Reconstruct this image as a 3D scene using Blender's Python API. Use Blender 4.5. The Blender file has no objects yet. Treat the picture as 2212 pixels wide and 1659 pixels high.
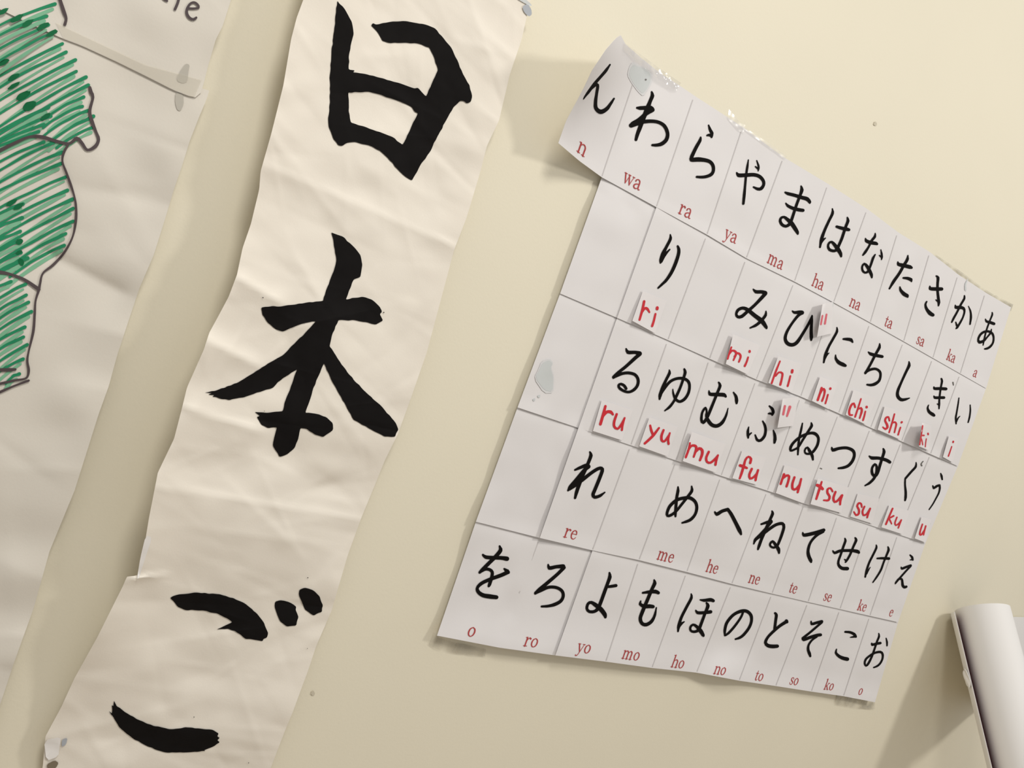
import bpy, bmesh, math, random
import numpy as np
from mathutils import Matrix, Vector
from mathutils.geometry import tessellate_polygon

# ------------------------------------------------------------------ camera, light, exposure
# Wall frame: u to the right along the wall, v down the wall, h out of the wall; one unit is 10 cm.
# World: x = u/10, y = -h/10, z = 1.9 - v/10 (wall surface is y = 0).
FPX, CX, CY = 1850.0, 1106.0, 829.5
R = np.array([[0.79893884, -0.33487562, -0.49955485],
              [0.2804165, 0.94224161, -0.1831593],
              [0.53203695, 0.00624965, 0.84669807]])
CAM = np.array([-5.16756912, 4.50178368, -9.43398297])
U = 0.1
Z0 = 1.9
sc = bpy.context.scene
COL = sc.collection


def world(p):
    return (p[0] * U, p[2] * U, Z0 - p[1] * U)


def wdir(d):
    return Vector((d[0], d[2], -d[1]))


cam_data = bpy.data.cameras.new('camera')
cam_data.sensor_width = 36.0
cam_data.lens = FPX / 2212 * 36.0
cam_data.clip_start = 0.01
cam = bpy.data.objects.new('camera', cam_data)
COL.objects.link(cam)
rx, ry, rz = wdir(R[0]), -wdir(R[1]), -wdir(R[2])
M = Matrix((rx, ry, rz)).transposed().to_4x4()
M.translation = Vector(world(CAM))
cam.matrix_world = M
sc.camera = cam

wd = bpy.data.worlds.new('room_ambient')
sc.world = wd
wd.use_nodes = True
wd.node_tree.nodes['Background'].inputs[0].default_value = (1.0, 0.975, 0.935, 1)
wd.node_tree.nodes['Background'].inputs[1].default_value = 0.445


def lamp(name, loc, aim, size, watts, color):
    l = bpy.data.lights.new(name, 'AREA')
    l.shape = 'DISK'
    l.size = size
    l.energy = watts
    l.color = color
    o = bpy.data.objects.new(name, l)
    COL.objects.link(o)
    o.location = loc
    o.rotation_euler = (Vector(aim) - Vector(loc)).to_track_quat('-Z', 'Y').to_euler()
    return o


lamp('ceiling_lamp', (1.56, -1.64, 2.95), (0.9, 0, 1.5), 0.34, 20, (1.0, 0.955, 0.89))
lamp('ceiling_lamp_left', (-0.5, -1.2, 2.95), (-0.5, -1.2, 0), 0.5, 24, (1.0, 0.955, 0.89))

vs = sc.view_settings
vs.view_transform = 'Standard'
vs.look = 'None'
vs.exposure = 0.0
vs.gamma = 1.0
vs.use_curve_mapping = False


# ------------------------------------------------------------------ geometry helpers
def back(px, py, h=0.0):
    """a measured photo point -> the point at height h above the wall, in wall units"""
    d = np.array([(px - CX) / FPX, (py - CY) / FPX, 1.0]) @ R
    s = (-h - CAM[2]) / d[2]
    return CAM + s * d


def photo(u, v, w=0.0):
    q = R @ (np.array([u, v, w]) - CAM)
    return (CX + FPX * q[0] / q[2], CY + FPX * q[1] / q[2])


def place(px, py, hf, dz=0.0):
    q = back(px, py)
    return back(px, py, hf(q[0], q[1]) + dz)


_rs = np.random.RandomState(5)
_perm = _rs.rand(64, 64)


def vnoise(x, y):
    xi, yi = math.floor(x), math.floor(y)
    fx, fy = x - xi, y - yi
    fx = fx * fx * (3 - 2 * fx)
    fy = fy * fy * (3 - 2 * fy)
    g = lambda i, j: _perm[i & 63, j & 63]
    a = g(xi, yi) * (1 - fx) + g(xi + 1, yi) * fx
    b = g(xi, yi + 1) * (1 - fx) + g(xi + 1, yi + 1) * fx
    return a * (1 - fy) + b * fy - 0.5


def smooth(a, b, x):
    t = min(1.0, max(0.0, (x - a) / (b - a)))
    return t * t * (3 - 2 * t)


def make_creases(n, box, seed, amp, wid, ang):
    r = random.Random(seed)
    out = []
    for _ in range(n):
        x, y = r.uniform(box[0], box[1]), r.uniform(box[2], box[3])
        t = r.gauss(ang[0], ang[1])
        out.append((x, y, math.cos(t), math.sin(t), r.uniform(.25, .9), r.uniform(*wid), r.choice((-1, 1, 1)) * amp * r.uniform(.3, 1)))
    return out


def crease_h(creases, u, v):
    h = 0.0
    for x, y, c, s, L, w, a in creases:
        dx, dy = u - x, v - y
        al = dx * c + dy * s
        if abs(al) > 2 * L:
            continue
        d = -dx * s + dy * c
        if abs(d) > 3 * w:
            continue
        # one side steep, one side soft, like a real buckle
        ww = w if d > 0 else w * .45
        h += a * math.exp(-abs(d) / ww - (al / L) ** 2)
    return h


def seg_crease(u, v, A, B, a, w):
    dx, dy = B[0] - A[0], B[1] - A[1]
    L = math.hypot(dx, dy)
    c, s = dx / L, dy / L
    al = (u - A[0]) * c + (v - A[1]) * s
    d = -(u - A[0]) * s + (v - A[1]) * c
    win = smooth(-.15, .1, al) * (1 - smooth(L - .1, L + .15, al))
    ww = w if d > 0 else w * .35
    return a * win * math.exp(-abs(d) / ww)


def thing(name, label, cat, loc, group=None):
    o = bpy.data.objects.new(name, None)
    COL.objects.link(o)
    o.location = loc
    o.empty_display_size = 0.05
    o['label'] = label
    o['category'] = cat
    if group:
        o['group'] = group
    return o


def link(name, bm, m, parent=None, label=None, smooth_shade=True, thick=0.0, me=None):
    """one mesh object from a bmesh in world coordinates"""
    root = parent
    while root is not None and root.parent is not None:
        root = root.parent
    if root is not None:
        off = Vector(root.location)
        for v in bm.verts:
            v.co -= off
    me = bpy.data.meshes.new(name)
    bm.normal_update()
    bm.to_mesh(me)
    bm.free()
    if smooth_shade:
        for p in me.polygons:
            p.use_smooth = True
    if thick:
        cnt = {}
        for p in me.polygons:
            for e in p.edge_keys:
                cnt[e] = cnt.get(e, 0) + 1
        for e in me.edges:
            if cnt.get(e.key, 0) == 1:
                e.use_edge_sharp = True
    for mm in (m if isinstance(m, (list, tuple)) else [m]):
        me.materials.append(mm)
    o = bpy.data.objects.new(name, me)
    COL.objects.link(o)
    if parent is not None:
        o.parent = parent
    if label:
        o['label'] = label
    if thick:
        md = o.modifiers.new('thickness', 'SOLIDIFY')
        md.thickness = thick
        md.offset = -1
    return o


def resample(pts, n):
    p = np.array(pts, float)
    d = np.r_[0, np.cumsum(np.hypot(*np.diff(p, axis=0).T))]
    t = np.linspace(0, d[-1], n)
    return np.c_[np.interp(t, d, p[:, 0]), np.interp(t, d, p[:, 1])]


def sheet_bm(top, bottom, left, right, ns, nt, hf, dz=0.0):
    """a sheet of paper between four traced edges, lying at height hf over the wall"""
    T, B = resample(top, ns + 1), resample(bottom, ns + 1)
    L, Rr = resample(left, nt + 1), resample(right, nt + 1)
    bm = bmesh.new()
    g = []
    for j in range(nt + 1):
        t = j / nt
        row = []
        for i in range(ns + 1):
            s = i / ns
            q = ((1 - t) * T[i] + t * B[i] + (1 - s) * L[j] + s * Rr[j]
                 - ((1 - s) * (1 - t) * T[0] + s * (1 - t) * T[-1] + (1 - s) * t * B[0] + s * t * B[-1]))
            row.append(bm.verts.new(world(place(q[0], q[1], hf, dz))))
        g.append(row)
    for j in range(nt):
        for i in range(ns):
            bm.faces.new((g[j][i], g[j + 1][i], g[j + 1][i + 1], g[j][i + 1]))
    return bm


def catmull(pts, step=3.0):
    P = [np.array(p, float) for p in pts]
    if len(P) < 3:
        a, b = P[0], P[-1]
        n = max(2, int(np.hypot(*(b - a)[:2]) / step))
        return [a + (b - a) * i / n for i in range(n + 1)]
    P = [2 * P[0] - P[1]] + P + [2 * P[-1] - P[-2]]
    out = []
    for i in range(1, len(P) - 2):
        p0, p1, p2, p3 = P[i - 1:i + 3]
        n = max(2, int(np.hypot(*(p2 - p1)[:2]) / step))
        for k in range(n):
            t = k / n
            q = 0.5 * (2 * p1 + (p2 - p0) * t + (2 * p0 - 5 * p1 + 4 * p2 - p3) * t * t + (3 * p1 - p0 - 3 * p2 + p3) * t ** 3)
            q[2] = p1[2] + (p2[2] - p1[2]) * (t * t * (3 - 2 * t))
            out.append(q)
    out.append(P[-2])
    return out


def stroke_into(bm, pts, put, step=3.0):
    """pen stroke (x, y, width) -> ribbon with round ends; put() turns a point into a world position"""
    c = catmull(pts, step)
    n = len(c)
    vl, vr = [], []
    for i, q in enumerate(c):
        a, b = c[max(0, i - 1)], c[min(n - 1, i + 1)]
        t = (b - a)[:2]
        L = np.hypot(*t) or 1.0
        nx, ny = -t[1] / L, t[0] / L
        w = q[2] / 2
        vl.append(bm.verts.new(put(q[0] + nx * w, q[1] + ny * w)))
        vr.append(bm.verts.new(put(q[0] - nx * w, q[1] - ny * w)))
    for i in range(n - 1):
        bm.faces.new((vl[i], vr[i], vr[i + 1], vl[i + 1]))
    for q in [c[0], c[-1]] + [np.array(p, float) for p in pts[1:-1]]:
        r = q[2] / 2 * .98
        ring = [bm.verts.new(put(q[0] + r * math.cos(k * math.pi / 6), q[1] - r * math.sin(k * math.pi / 6))) for k in range(12)]
        bm.faces.new(ring)


def parse(s):
    return [[tuple(float(z) for z in p.split(',')) for p in st.split()] for st in s.split(';')]


def ink_bm(strokes, ox, oy, k, hf, dz):
    bm = bmesh.new()
    for i, st in enumerate(strokes):
        pts = [(ox + x / k, oy + y / k, w / k) for x, y, w in st]
        e = dz + i * 0.0004
        stroke_into(bm, pts, lambda x, y: world(place(x, y, hf, e)))
    fix_normals(bm)
    return bm


def fix_normals(bm):
    bm.normal_update()
    fl = [f for f in bm.faces if f.normal.y > 0]
    if fl:
        bmesh.ops.reverse_faces(bm, faces=fl)


def blot_bm(outer, holes, hf, dz, grid=14.0, cut=True):
    """a filled shape traced as an outline, laid on the paper"""
    def chaikin(p):
        o = []
        for i in range(len(p)):
            a, b = np.array(p[i]), np.array(p[(i + 1) % len(p)])
            o += [tuple(a * .8 + b * .2), tuple(a * .2 + b * .8)]
        return o
    polys = [chaikin(outer)] + [chaikin(h) for h in holes]
    flat = [p for q in polys for p in q]
    tris = tessellate_polygon([[Vector((x, y, 0)) for x, y in q] for q in polys])
    bm = bmesh.new()
    vv = [bm.verts.new((x, y, 0)) for x, y in flat]
    for t in tris:
        try:
            bm.faces.new([vv[i] for i in t])
        except ValueError:
            pass
    if cut:
        xs, ys = [p[0] for p in flat], [p[1] for p in flat]
        for ax, lo, hi in ((0, min(xs), max(xs)), (1, min(ys), max(ys))):
            x = lo + grid
            while x < hi:
                co = (x, 0, 0) if ax == 0 else (0, x, 0)
                no = (1, 0, 0) if ax == 0 else (0, 1, 0)
                bmesh.ops.bisect_plane(bm, geom=bm.verts[:] + bm.edges[:] + bm.faces[:], plane_co=co, plane_no=no)
                x += grid
    for v in bm.verts:
        v.co = world(place(v.co.x, v.co.y, hf, dz))
    fix_normals(bm)
    return bm


# ------------------------------------------------------------------ materials
def lin(c):
    return tuple((x / 255 / 12.92 if x / 255 <= .04045 else ((x / 255 + .055) / 1.055) ** 2.4) for x in c) + (1,)


def mat(name, rgb, rough=.8, spec=.25, noise=0.0, nscale=30, bump=0.0, bscale=200, alpha=1.0, trans=0.0, coat=0.0):
    m = bpy.data.materials.new(name)
    m.use_nodes = True
    nt = m.node_tree
    b = nt.nodes['Principled BSDF']
    b.inputs['Base Color'].default_value = lin(rgb)
    b.inputs['Roughness'].default_value = rough
    b.inputs['Specular IOR Level'].default_value = spec
    b.inputs['Alpha'].default_value = alpha
    b.inputs['Coat Weight'].default_value = coat
    tc = nt.nodes.new('ShaderNodeTexCoord')
    if noise:
        n = nt.nodes.new('ShaderNodeTexNoise')
        n.inputs['Scale'].default_value = nscale
        n.inputs['Detail'].default_value = 5
        nt.links.new(tc.outputs['Object'], n.inputs['Vector'])
        r = nt.nodes.new('ShaderNodeMixRGB')
        c = lin(rgb)
        r.inputs[1].default_value = tuple(x * (1 - noise) for x in c[:3]) + (1,)
        r.inputs[2].default_value = tuple(min(1, x * (1 + noise)) for x in c[:3]) + (1,)
        nt.links.new(n.outputs['Fac'], r.inputs[0])
        nt.links.new(r.outputs[0], b.inputs['Base Color'])
    if bump:
        n = nt.nodes.new('ShaderNodeTexNoise')
        n.inputs['Scale'].default_value = bscale
        n.inputs['Detail'].default_value = 4
        nt.links.new(tc.outputs['Object'], n.inputs['Vector'])
        bp = nt.nodes.new('ShaderNodeBump')
        bp.inputs['Strength'].default_value = bump
        bp.inputs['Distance'].default_value = 0.002
        nt.links.new(n.outputs['Fac'], bp.inputs['Height'])
        nt.links.new(bp.outputs['Normal'], b.inputs['Normal'])
    if trans:
        t = nt.nodes.new('ShaderNodeBsdfTranslucent')
        t.inputs['Color'].default_value = lin(rgb)
        mx = nt.nodes.new('ShaderNodeMixShader')
        mx.inputs[0].default_value = trans
        out = nt.nodes['Material Output']
        nt.links.new(b.outputs[0], mx.inputs[1])
        nt.links.new(t.outputs[0], mx.inputs[2])
        nt.links.new(mx.outputs[0], out.inputs['Surface'])
    return m


M_WALL = mat('cream_wall_paint', (234, 228, 208), .62, .3, .02, 6, .07, 260)
M_SCROLL = mat('calligraphy_paper', (249, 243, 232), .85, .15, .012, 40, .06, 500, trans=.12)
M_MAP = mat('flip_chart_paper', (226, 221, 211), .8, .2, .012, 30, .05, 400, trans=.03)
M_CHART = mat('printer_paper', (229, 227, 228), .7, .25, .008, 25, .03, 500)
M_SLIP = mat('slip_paper', (230, 227, 228), .7, .25, .008, 25)
M_SUMI = mat('brush_ink', (20, 18, 18), .75, .10, .25, 60)
M_PRINT = mat('black_print', (19, 17, 16), .8, .08)
M_RED = mat('red_print', (176, 66, 66), .6, .25)
M_PEN = mat('red_felt_pen', (204, 40, 52), .55, .3, .08, 90)
M_PINK = mat('faded_red_pen', (222, 105, 118), .6, .25)
M_LINE = mat('grey_print_line', (203, 200, 200), .7, .2)
M_GREY = mat('corrected_print', (110, 108, 104), .6, .2)
M_GREEN = mat('green_marker', (38, 140, 98), .65, .2, .16, 60)
M_GREEN_L = mat('green_marker_light', (128, 186, 152), .7, .2, .10, 50)
M_GREEN_D = mat('green_marker_dark', (14, 106, 64), .65, .2, .1, 60)
M_OUTLINE = mat('dark_marker', (84, 74, 76), .6, .2, .12, 80)
M_TACK = mat('tack_stain', (207, 212, 213), .6, .3, .03, 60)
M_TACK_L = mat('tack_stain_edge', (219, 220, 222), .65, .25, .02, 60)
M_TACKW = mat('tack_stain_warm', (190, 186, 176), .65, .2, .03, 60)
M_TACKB = mat('blue_tack', (176, 182, 190), .6, .25, .05, 80)
M_WHITE = mat('white_tape', (240, 238, 236), .4, .4)


def tape_material(name, tint, alpha, rough):
    m = mat(name, tint, rough, .6, bump=.3, bscale=60)
    m.node_tree.nodes['Principled BSDF'].inputs['Alpha'].default_value = alpha
    return m


M_TAPE = bpy.data.materials.new('clear_sticky_tape')
M_TAPE.use_nodes = True
nt_ = M_TAPE.node_tree
nt_.nodes.remove(nt_.nodes['Principled BSDF'])
tr_, df_, gl_ = nt_.nodes.new('ShaderNodeBsdfTransparent'), nt_.nodes.new('ShaderNodeBsdfDiffuse'), nt_.nodes.new('ShaderNodeBsdfGlossy')
m1_, m2_ = nt_.nodes.new('ShaderNodeMixShader'), nt_.nodes.new('ShaderNodeMixShader')
df_.inputs['Color'].default_value = lin((236, 234, 230))
gl_.inputs['Roughness'].default_value = .17
m1_.inputs[0].default_value = .09
m2_.inputs[0].default_value = .16
nt_.links.new(tr_.outputs[0], m1_.inputs[1])
nt_.links.new(df_.outputs[0], m1_.inputs[2])
nt_.links.new(m1_.outputs[0], m2_.inputs[1])
nt_.links.new(gl_.outputs[0], m2_.inputs[2])
nt_.links.new(m2_.outputs[0], nt_.nodes['Material Output'].inputs['Surface'])
M_TAPE_S = mat('seam_tape', (224, 219, 205), .35, .4, alpha=.35)
M_TAPE_D = tape_material('dirty_sticky_tape', (192, 187, 172), .5, .35)
nt_ = M_TAPE_D.node_tree
ns_ = nt_.nodes.new('ShaderNodeTexNoise')
ns_.inputs['Scale'].default_value = 45
ns_.inputs['Detail'].default_value = 4
tc_ = nt_.nodes.new('ShaderNodeTexCoord')
mr_ = nt_.nodes.new('ShaderNodeMapRange')
mr_.inputs['From Min'].default_value = .35
mr_.inputs['From Max'].default_value = .68
mr_.inputs['To Min'].default_value = .05
mr_.inputs['To Max'].default_value = .75
nt_.links.new(tc_.outputs['Object'], ns_.inputs['Vector'])
nt_.links.new(ns_.outputs['Fac'], mr_.inputs['Value'])
nt_.links.new(mr_.outputs['Result'], nt_.nodes['Principled BSDF'].inputs['Alpha'])
M_POSTER = mat('poster_back', (236, 235, 234), .6, .3)
M_MAROON = mat('poster_print', (96, 34, 42), .5, .3, .1, 20)

# ------------------------------------------------------------------ wall
bm = bmesh.new()
for x0, x1, z0, z1 in ((-3.2, 4.6, 0.0, 3.2),):
    vv = [bm.verts.new(p) for p in ((x0, 0, z0), (x1, 0, z0), (x1, 0, z1), (x0, 0, z1),
                                    (x0, .12, z0), (x1, .12, z0), (x1, .12, z1), (x0, .12, z1))]
    for f in ((0, 1, 2, 3), (5, 4, 7, 6), (4, 0, 3, 7), (1, 5, 6, 2), (3, 2, 6, 7), (4, 5, 1, 0)):
        bm.faces.new([vv[i] for i in f])
wall = link('wall_back', bm, M_WALL, smooth_shade=False)
wall['kind'] = 'structure'
M_CHIP = mat('paint_nick', (206, 199, 180), .7, .2)
for cx, cy, r in ((676, 1497, 4), (1891, 267, 3.5)):
    bm = blot_bm([(cx + r * math.cos(k) * (1 + .3 * math.sin(3 * k)), cy + r * 1.3 * math.sin(k)) for k in np.arange(0, 6.2, .7)], [], lambda u, v: 0.0, .012, cut=False)
    link('paint_nick', bm, M_CHIP, wall)

bm = bmesh.new()
vv = [bm.verts.new(p) for p in ((-3.2, -2.6, 0), (4.6, -2.6, 0), (4.6, .12, 0), (-3.2, .12, 0), (-3.2, -2.6, -.1), (4.6, -2.6, -.1), (4.6, .12, -.1), (-3.2, .12, -.1))]
for f in ((0, 1, 2, 3), (7, 6, 5, 4), (4, 5, 1, 0), (6, 7, 3, 2)):
    bm.faces.new([vv[i] for i in f])
floor = link('floor', bm, mat('floor_boards', (176, 158, 132), .5, .3, .06, 3), smooth_shade=False)
floor['kind'] = 'structure'

# ------------------------------------------------------------------ map drawing on the left
MC = make_creases(70, (-7, -3.6, 1, 10.5), 11, .03, (.08, .28), (.1, .4))


def h_map(u, v):
    e = smooth(-4.5, -3.75, u)
    h = .09 + .07 * vnoise(u * .9 + 3, v * .9) + .05 * vnoise(u * 2.2, v * 2.6 + 9) + crease_h(MC, u, v) * (.55 + .45 * e)
    h += .06 * e * vnoise(2.1, v * 1.9) + .05 * e
    h += seg_crease(u, v, (-4.75, 4.85), (-3.95, 5.0), -.06, .26)
    return max(.02, h)


def hmap_up(u, v):
    return h_map(u, v) + .016


map_root = thing('map_drawing', 'white flip-chart sheets with green-hatched map outline in dark marker, at left', 'drawing',
                 world((-5.3, 9.9, -.05)))
ML = lambda v: photo(-7.4, v)
low_right = [(452, 196), (446, 215), (430, 253), (410, 304), (392, 362), (376, 408), (356, 475), (332, 551), (301, 623), (277, 695),
             (253, 768), (235, 834), (213, 895), (161, 1060), (107, 1191), (73, 1313), (29, 1435), (0, 1523), (-45, 1660), (-60, 1700)]
low_left = [ML(back(*p)[1] + .05) for p in low_right]
lt = [low_left[0], photo(-5.8, back(137, 70)[1] - .4), (137, 70), (316, 150), (452, 196)]
lb = [low_left[-1], photo(-5.5, back(-60, 1700)[1]), (-60, 1700)]
low = link('lower_sheet', sheet_bm(lt, lb, low_left, low_right, 70, 190, h_map), M_MAP, map_root, thick=.0002)
up_right = [(536, -120), (499, 0), (481, 56), (466, 86), (451, 137), (440, 180), (434, 200)]
edge = [(-40, 0), (0, 20), (70, 54), (137, 84), (177, 99), (253, 134), (316, 165), (375, 195), (420, 212), (434, 200)]
ul0, ul1 = photo(-7.4, -.2), photo(-7.4, 2.4)
ut = [ul0, photo(-5.6, .6), (536, -120)]
up = link('upper_sheet', sheet_bm(ut, [ul1] + edge, [ul0, ul1], up_right, 70, 60, hmap_up), M_MAP, map_root, thick=.0002)

OUT = [[(128, -6), (138, 25), (143, 40), (140, 53)],
       [(194, 189), (197, 200), (201, 210), (194, 240), (199, 263), (208, 286), (213, 301), (206, 316), (189, 324), (177, 309), (166, 299),
        (149, 310), (122, 305), (91, 296), (63, 296), (30, 310), (0, 325), (-40, 345)],
       [(149, 310), (138, 329), (135, 349), (143, 372), (152, 397), (160, 422), (164, 445), (164, 475), (157, 511), (139, 545), (115, 572),
        (93, 590), (87, 611), (84, 626), (77, 650), (75, 680), (72, 716), (62, 759), (59, 780), (62, 801), (56, 817), (30, 822), (0, 829), (-40, 838)],
       [(-40, 583), (0, 588), (24, 593), (54, 605), (84, 625)],
       [(-20, 799), (18, 799), (33, 798)],
       [(-30, 860), (0, 847), (30, 834), (62, 822)]]
for i, st in enumerate(OUT):
    bm = bmesh.new()
    wid = 6.8 if i in (0, 1, 3, 4) else 5.0
    hh = hmap_up if i == 0 else h_map
    stroke_into(bm, [(x, y, wid * (1 + .18 * math.sin(k * 2.1))) for k, (x, y) in enumerate(st)], lambda x, y: world(place(x, y, hh, .0135 + i * .0002)), 4)
    fix_normals(bm)
    link('marker_outline', bm, M_OUTLINE, up if i == 0 else low, 'dark grey marker outline of the map')
LET = [[(408, 18, 5), (418, 18.5, 5), (429, 16.5, 5), (427, 10, 5), (419, 5, 5), (410, 9, 5), (404, 20, 6), (404, 30, 6), (410, 39, 6), (418, 42, 6), (424, 38, 5)],
       [(388, -10, 6), (384, 6, 6), (378, 20, 6)], [(350, -8, 6), (355, -2, 6), (361, 2, 5)]]
for st in LET:
    bm = bmesh.new()
    stroke_into(bm, st, lambda x, y: world(place(x, y, hmap_up, .012)), 3)
    fix_normals(bm)
    link('marker_letter', bm, M_OUTLINE, up, 'handwritten letter in dark marker')
# hatching: right ends of the strokes and the slope each runs back at
HUP = [(119, 9, .41, 150), (101, 34, .45, 140), (105, 54, .52, 150), (120, 68, .55, 160)]
HLO = [(135, 94, .55, 180), (143, 113, .55, 190), (163, 129, .56, 210), (165, 154, .57, 210), (186, 166, .59, 230), (191, 184, .57, 235),
       (181, 210, .55, 90), (178, 229, .55, 85), (191, 238, .57, 100), (202, 252, .57, 92), (202, 275, .55, 80),
       (110, 250, .50, 150), (105, 232, .52, 150), (95, 268, .47, 150), (84, 285, .42, 140),
       (116, 308, .55, 160), (95, 306, .5, 140), (134, 329, .5, 180), (132, 354, .46, 175), (144, 381, .5, 190), (146, 410, .52, 190),
       (157, 430, .54, 200), (158, 451, .56, 205), (158, 477, .57, 205), (142, 505, .58, 120), (139, 530, .58, 118),
       (50, 440, .5, 90), (48, 470, .52, 90), (44, 500, .54, 90), (46, 520, .54, 90), (46, 545, .56, 90), (47, 562, .57, 90), (60, 558, .58, 100),
       (56, 614, .6, 100), (24, 608, .58, 70), (57, 638, .62, 100), (62, 653, .63, 105), (68, 673, .62, 110), (54, 706, .62, 100), (51, 727, .64, 95),
       (59, 744, .68, 100), (50, 775, .66, 95), (42, 808, .7, 30)]
rr = random.Random(3)
for grp, sheet, hf in ((HUP, up, hmap_up), (HLO, low, h_map)):
    for i, (x, y, s, L) in enumerate(grp):
        bm = bmesh.new()
        pts = []
        for k in range(6):
            t = k / 5
            w = 7.6 if k == 0 else (6.2 if k < 3 else 5.2)
            pts.append((x - L * t, y + L * s * t - 5 * math.sin(math.pi * t) + rr.uniform(-1, 1), w * rr.uniform(.9, 1.12)))
        e = .006 + i * .0001
        stroke_into(bm, pts, lambda a, b: world(place(a, b, hf, e)), 5)
        fix_normals(bm)
        link('green_hatch_stroke', bm, M_GREEN, sheet, 'green marker hatching')
    # paler return strokes of the zigzag between them
    bm = bmesh.new()
    for i, (x, y, s, L) in enumerate(grp):
        y1 = y + 11
        s2 = s * rr.uniform(1.12, 1.3)
        L2 = L * rr.uniform(.75, 1)
        e = .004 + i * .00004
        stroke_into(bm, [(x - 6 - L2 * t, y1 + L2 * s2 * t - 4 * math.sin(3 * t), rr.uniform(4.5, 9)) for t in (0, .25, .5, .75, 1)],
                    lambda a, b: world(place(a, b, hf, e)), 6)
    fix_normals(bm)
    o = link('pale_hatching', bm, M_GREEN_L, sheet, 'paler green marker return strokes')
for i, (x, y, rx_, ry_) in enumerate(((36, 40, 15, 6), (60, 50, 14, 6), (92, 57, 14, 6), (112, 72, 14, 5), (4, 26, 16, 5), (30, 166, 13, 5), (50, 206, 17, 7), (64, 228, 17, 9),
                                      (30, 185, 15, 4), (98, 252, 12, 5), (25, 438, 14, 5), (40, 446, 12, 5), (42, 522, 8, 6), (41, 545, 7, 4), (46, 566, 6, 8), (8, 135, 14, 5))):
    out = []
    for k in np.arange(0, 6.28, .5):
        a, b = rx_ * math.cos(k) * rr.uniform(.85, 1.15), ry_ * math.sin(k) * rr.uniform(.8, 1.2)
        out.append((x + a * .87 + b * .5, y - a * .5 + b * .87))
    sh, hf = (up, hmap_up) if y < 45 + x * .45 - 10 and y < 80 else (low, h_map)
    link('green_blot', blot_bm(out, [], hf, .0115 + i * .0001), M_GREEN_D, sh, 'dark green marker blot')
# tape over the seam, tack stains near the edge
tp_top = [(120, 48), (137, 56), (316, 140), (436, 172)]
tp_bot = [(137, 82), (177, 97), (253, 132), (316, 163), (375, 193), (420, 210)]
link('clear_tape', sheet_bm(tp_top, tp_bot, [tp_top[0], tp_bot[0]], [tp_top[-1], tp_bot[-1]], 30, 6, lambda u, v: hmap_up(u, v) + .008), M_TAPE_S, map_root, 'clear sticky tape over the seam')
for pl, sh, hf in (([(382, 168), (392, 150), (402, 137), (410, 140), (407, 155), (405, 176), (396, 180), (384, 176)], up, hmap_up),
                   ([(379, 200), (396, 204), (397, 225), (390, 240), (383, 238), (378, 222)], low, h_map)):
    link('tack_stain', blot_bm(pl, [], hf, .006), M_TACKW, sh, 'grey tack showing through the paper')

# ------------------------------------------------------------------ calligraphy scroll
SC = make_creases(90, (-3.4, -.4, 0, 10.6), 4, .022, (.10, .34), (.2, .45))
F1 = (back(575, 358), back(985, 532))
F2 = (back(335, 1050), back(782, 1122))
F3 = (back(512, 598), back(610, 655))
F4 = (back(440, 730), back(560, 790))
F5 = (back(400, 880), back(560, 930))
F7 = (back(280, 1250), back(352, 1242))
SCF = make_creases(150, (-3.4, -.4, 0, 10.6), 21, .010, (.03, .09), (.25, .7))


def h_scroll(u, v):
    left = 1 - smooth(-3.25, -2.0, u)
    lift = .31 * left ** 1.6 * (1 - .85 * smooth(8.2, 9.9, v)) * (.75 + .25 * smooth(-.5, 1.5, v))
    right = smooth(-1.3, -.5, u)
    h = .10 + lift + .05 * right * (1 + 1.5 * vnoise(.5, v * 1.3))
    h += .22 * math.exp(-((v - 6.2) / 2.4) ** 2) * (1 - smooth(-1.6, -.5, u))
    h += .10 * vnoise(u * .9, v * 1.1) + .05 * vnoise(u * 1.6 + 5, v * 2.6) + .016 * vnoise(u * 4.1, v * 5.3) + crease_h(SC, u, v)
    h += seg_crease(u, v, F1[0], F1[1], .028, .14) + seg_crease(u, v, F2[0], F2[1], .024, .12) + seg_crease(u, v, F7[0], F7[1], .04, .06) + crease_h(SCF, u, v)
    h += seg_crease(u, v, F3[0], F3[1], .09, .25) + seg_crease(u, v, F4[0], F4[1], .08, .25) + seg_crease(u, v, F5[0], F5[1], .08, .25)
    return max(.02, h)


scroll = thing('calligraphy_scroll', 'tall narrow white paper scroll with big black brush-painted characters', 'scroll', world((-1.8, 10.3, -.1)))
sl = [photo(-3.42, -.1), (655, 0), (641, 38), (629, 84), (612, 185), (586, 289), (563, 370), (560, 409), (542, 484), (524, 536), (512, 593), (494, 641),
      (470, 686), (452, 719), (440, 756), (428, 783), (404, 837), (393, 882), (376, 948), (341, 1021), (322, 1118), (310, 1191), (297, 1243),
      (274, 1246), (266, 1265), (244, 1309), (210, 1377), (161, 1465), (132, 1528), (98, 1591), (93, 1650), (86, 1705)]
sr = [(1153, -18), (1146, 0), (1127, 85), (1101, 162), (1078, 260), (1052, 315), (1037, 373), (1008, 470), (981, 540), (953, 645), (922, 761), (887, 862), (859, 939),
      (831, 995), (813, 1040), (780, 1120), (751, 1200), (716, 1320), (683, 1396), (666, 1447), (631, 1542), (615, 1580), (586, 1656), (570, 1705)]
st_ = [sl[0], photo(-2, -.12), sr[0]]
sb_ = [sl[-1], (330, 1712), sr[-1]]
paper = link('paper', sheet_bm(st_, sb_, sl, sr, 84, 280, h_scroll), M_SCROLL, scroll, thick=.00015)


def cp(s, ox, oy, k):
    return [(ox + float(a.split(',')[0]) / k, oy + float(a.split(',')[1]) / k) for a in s.split()]


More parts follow.
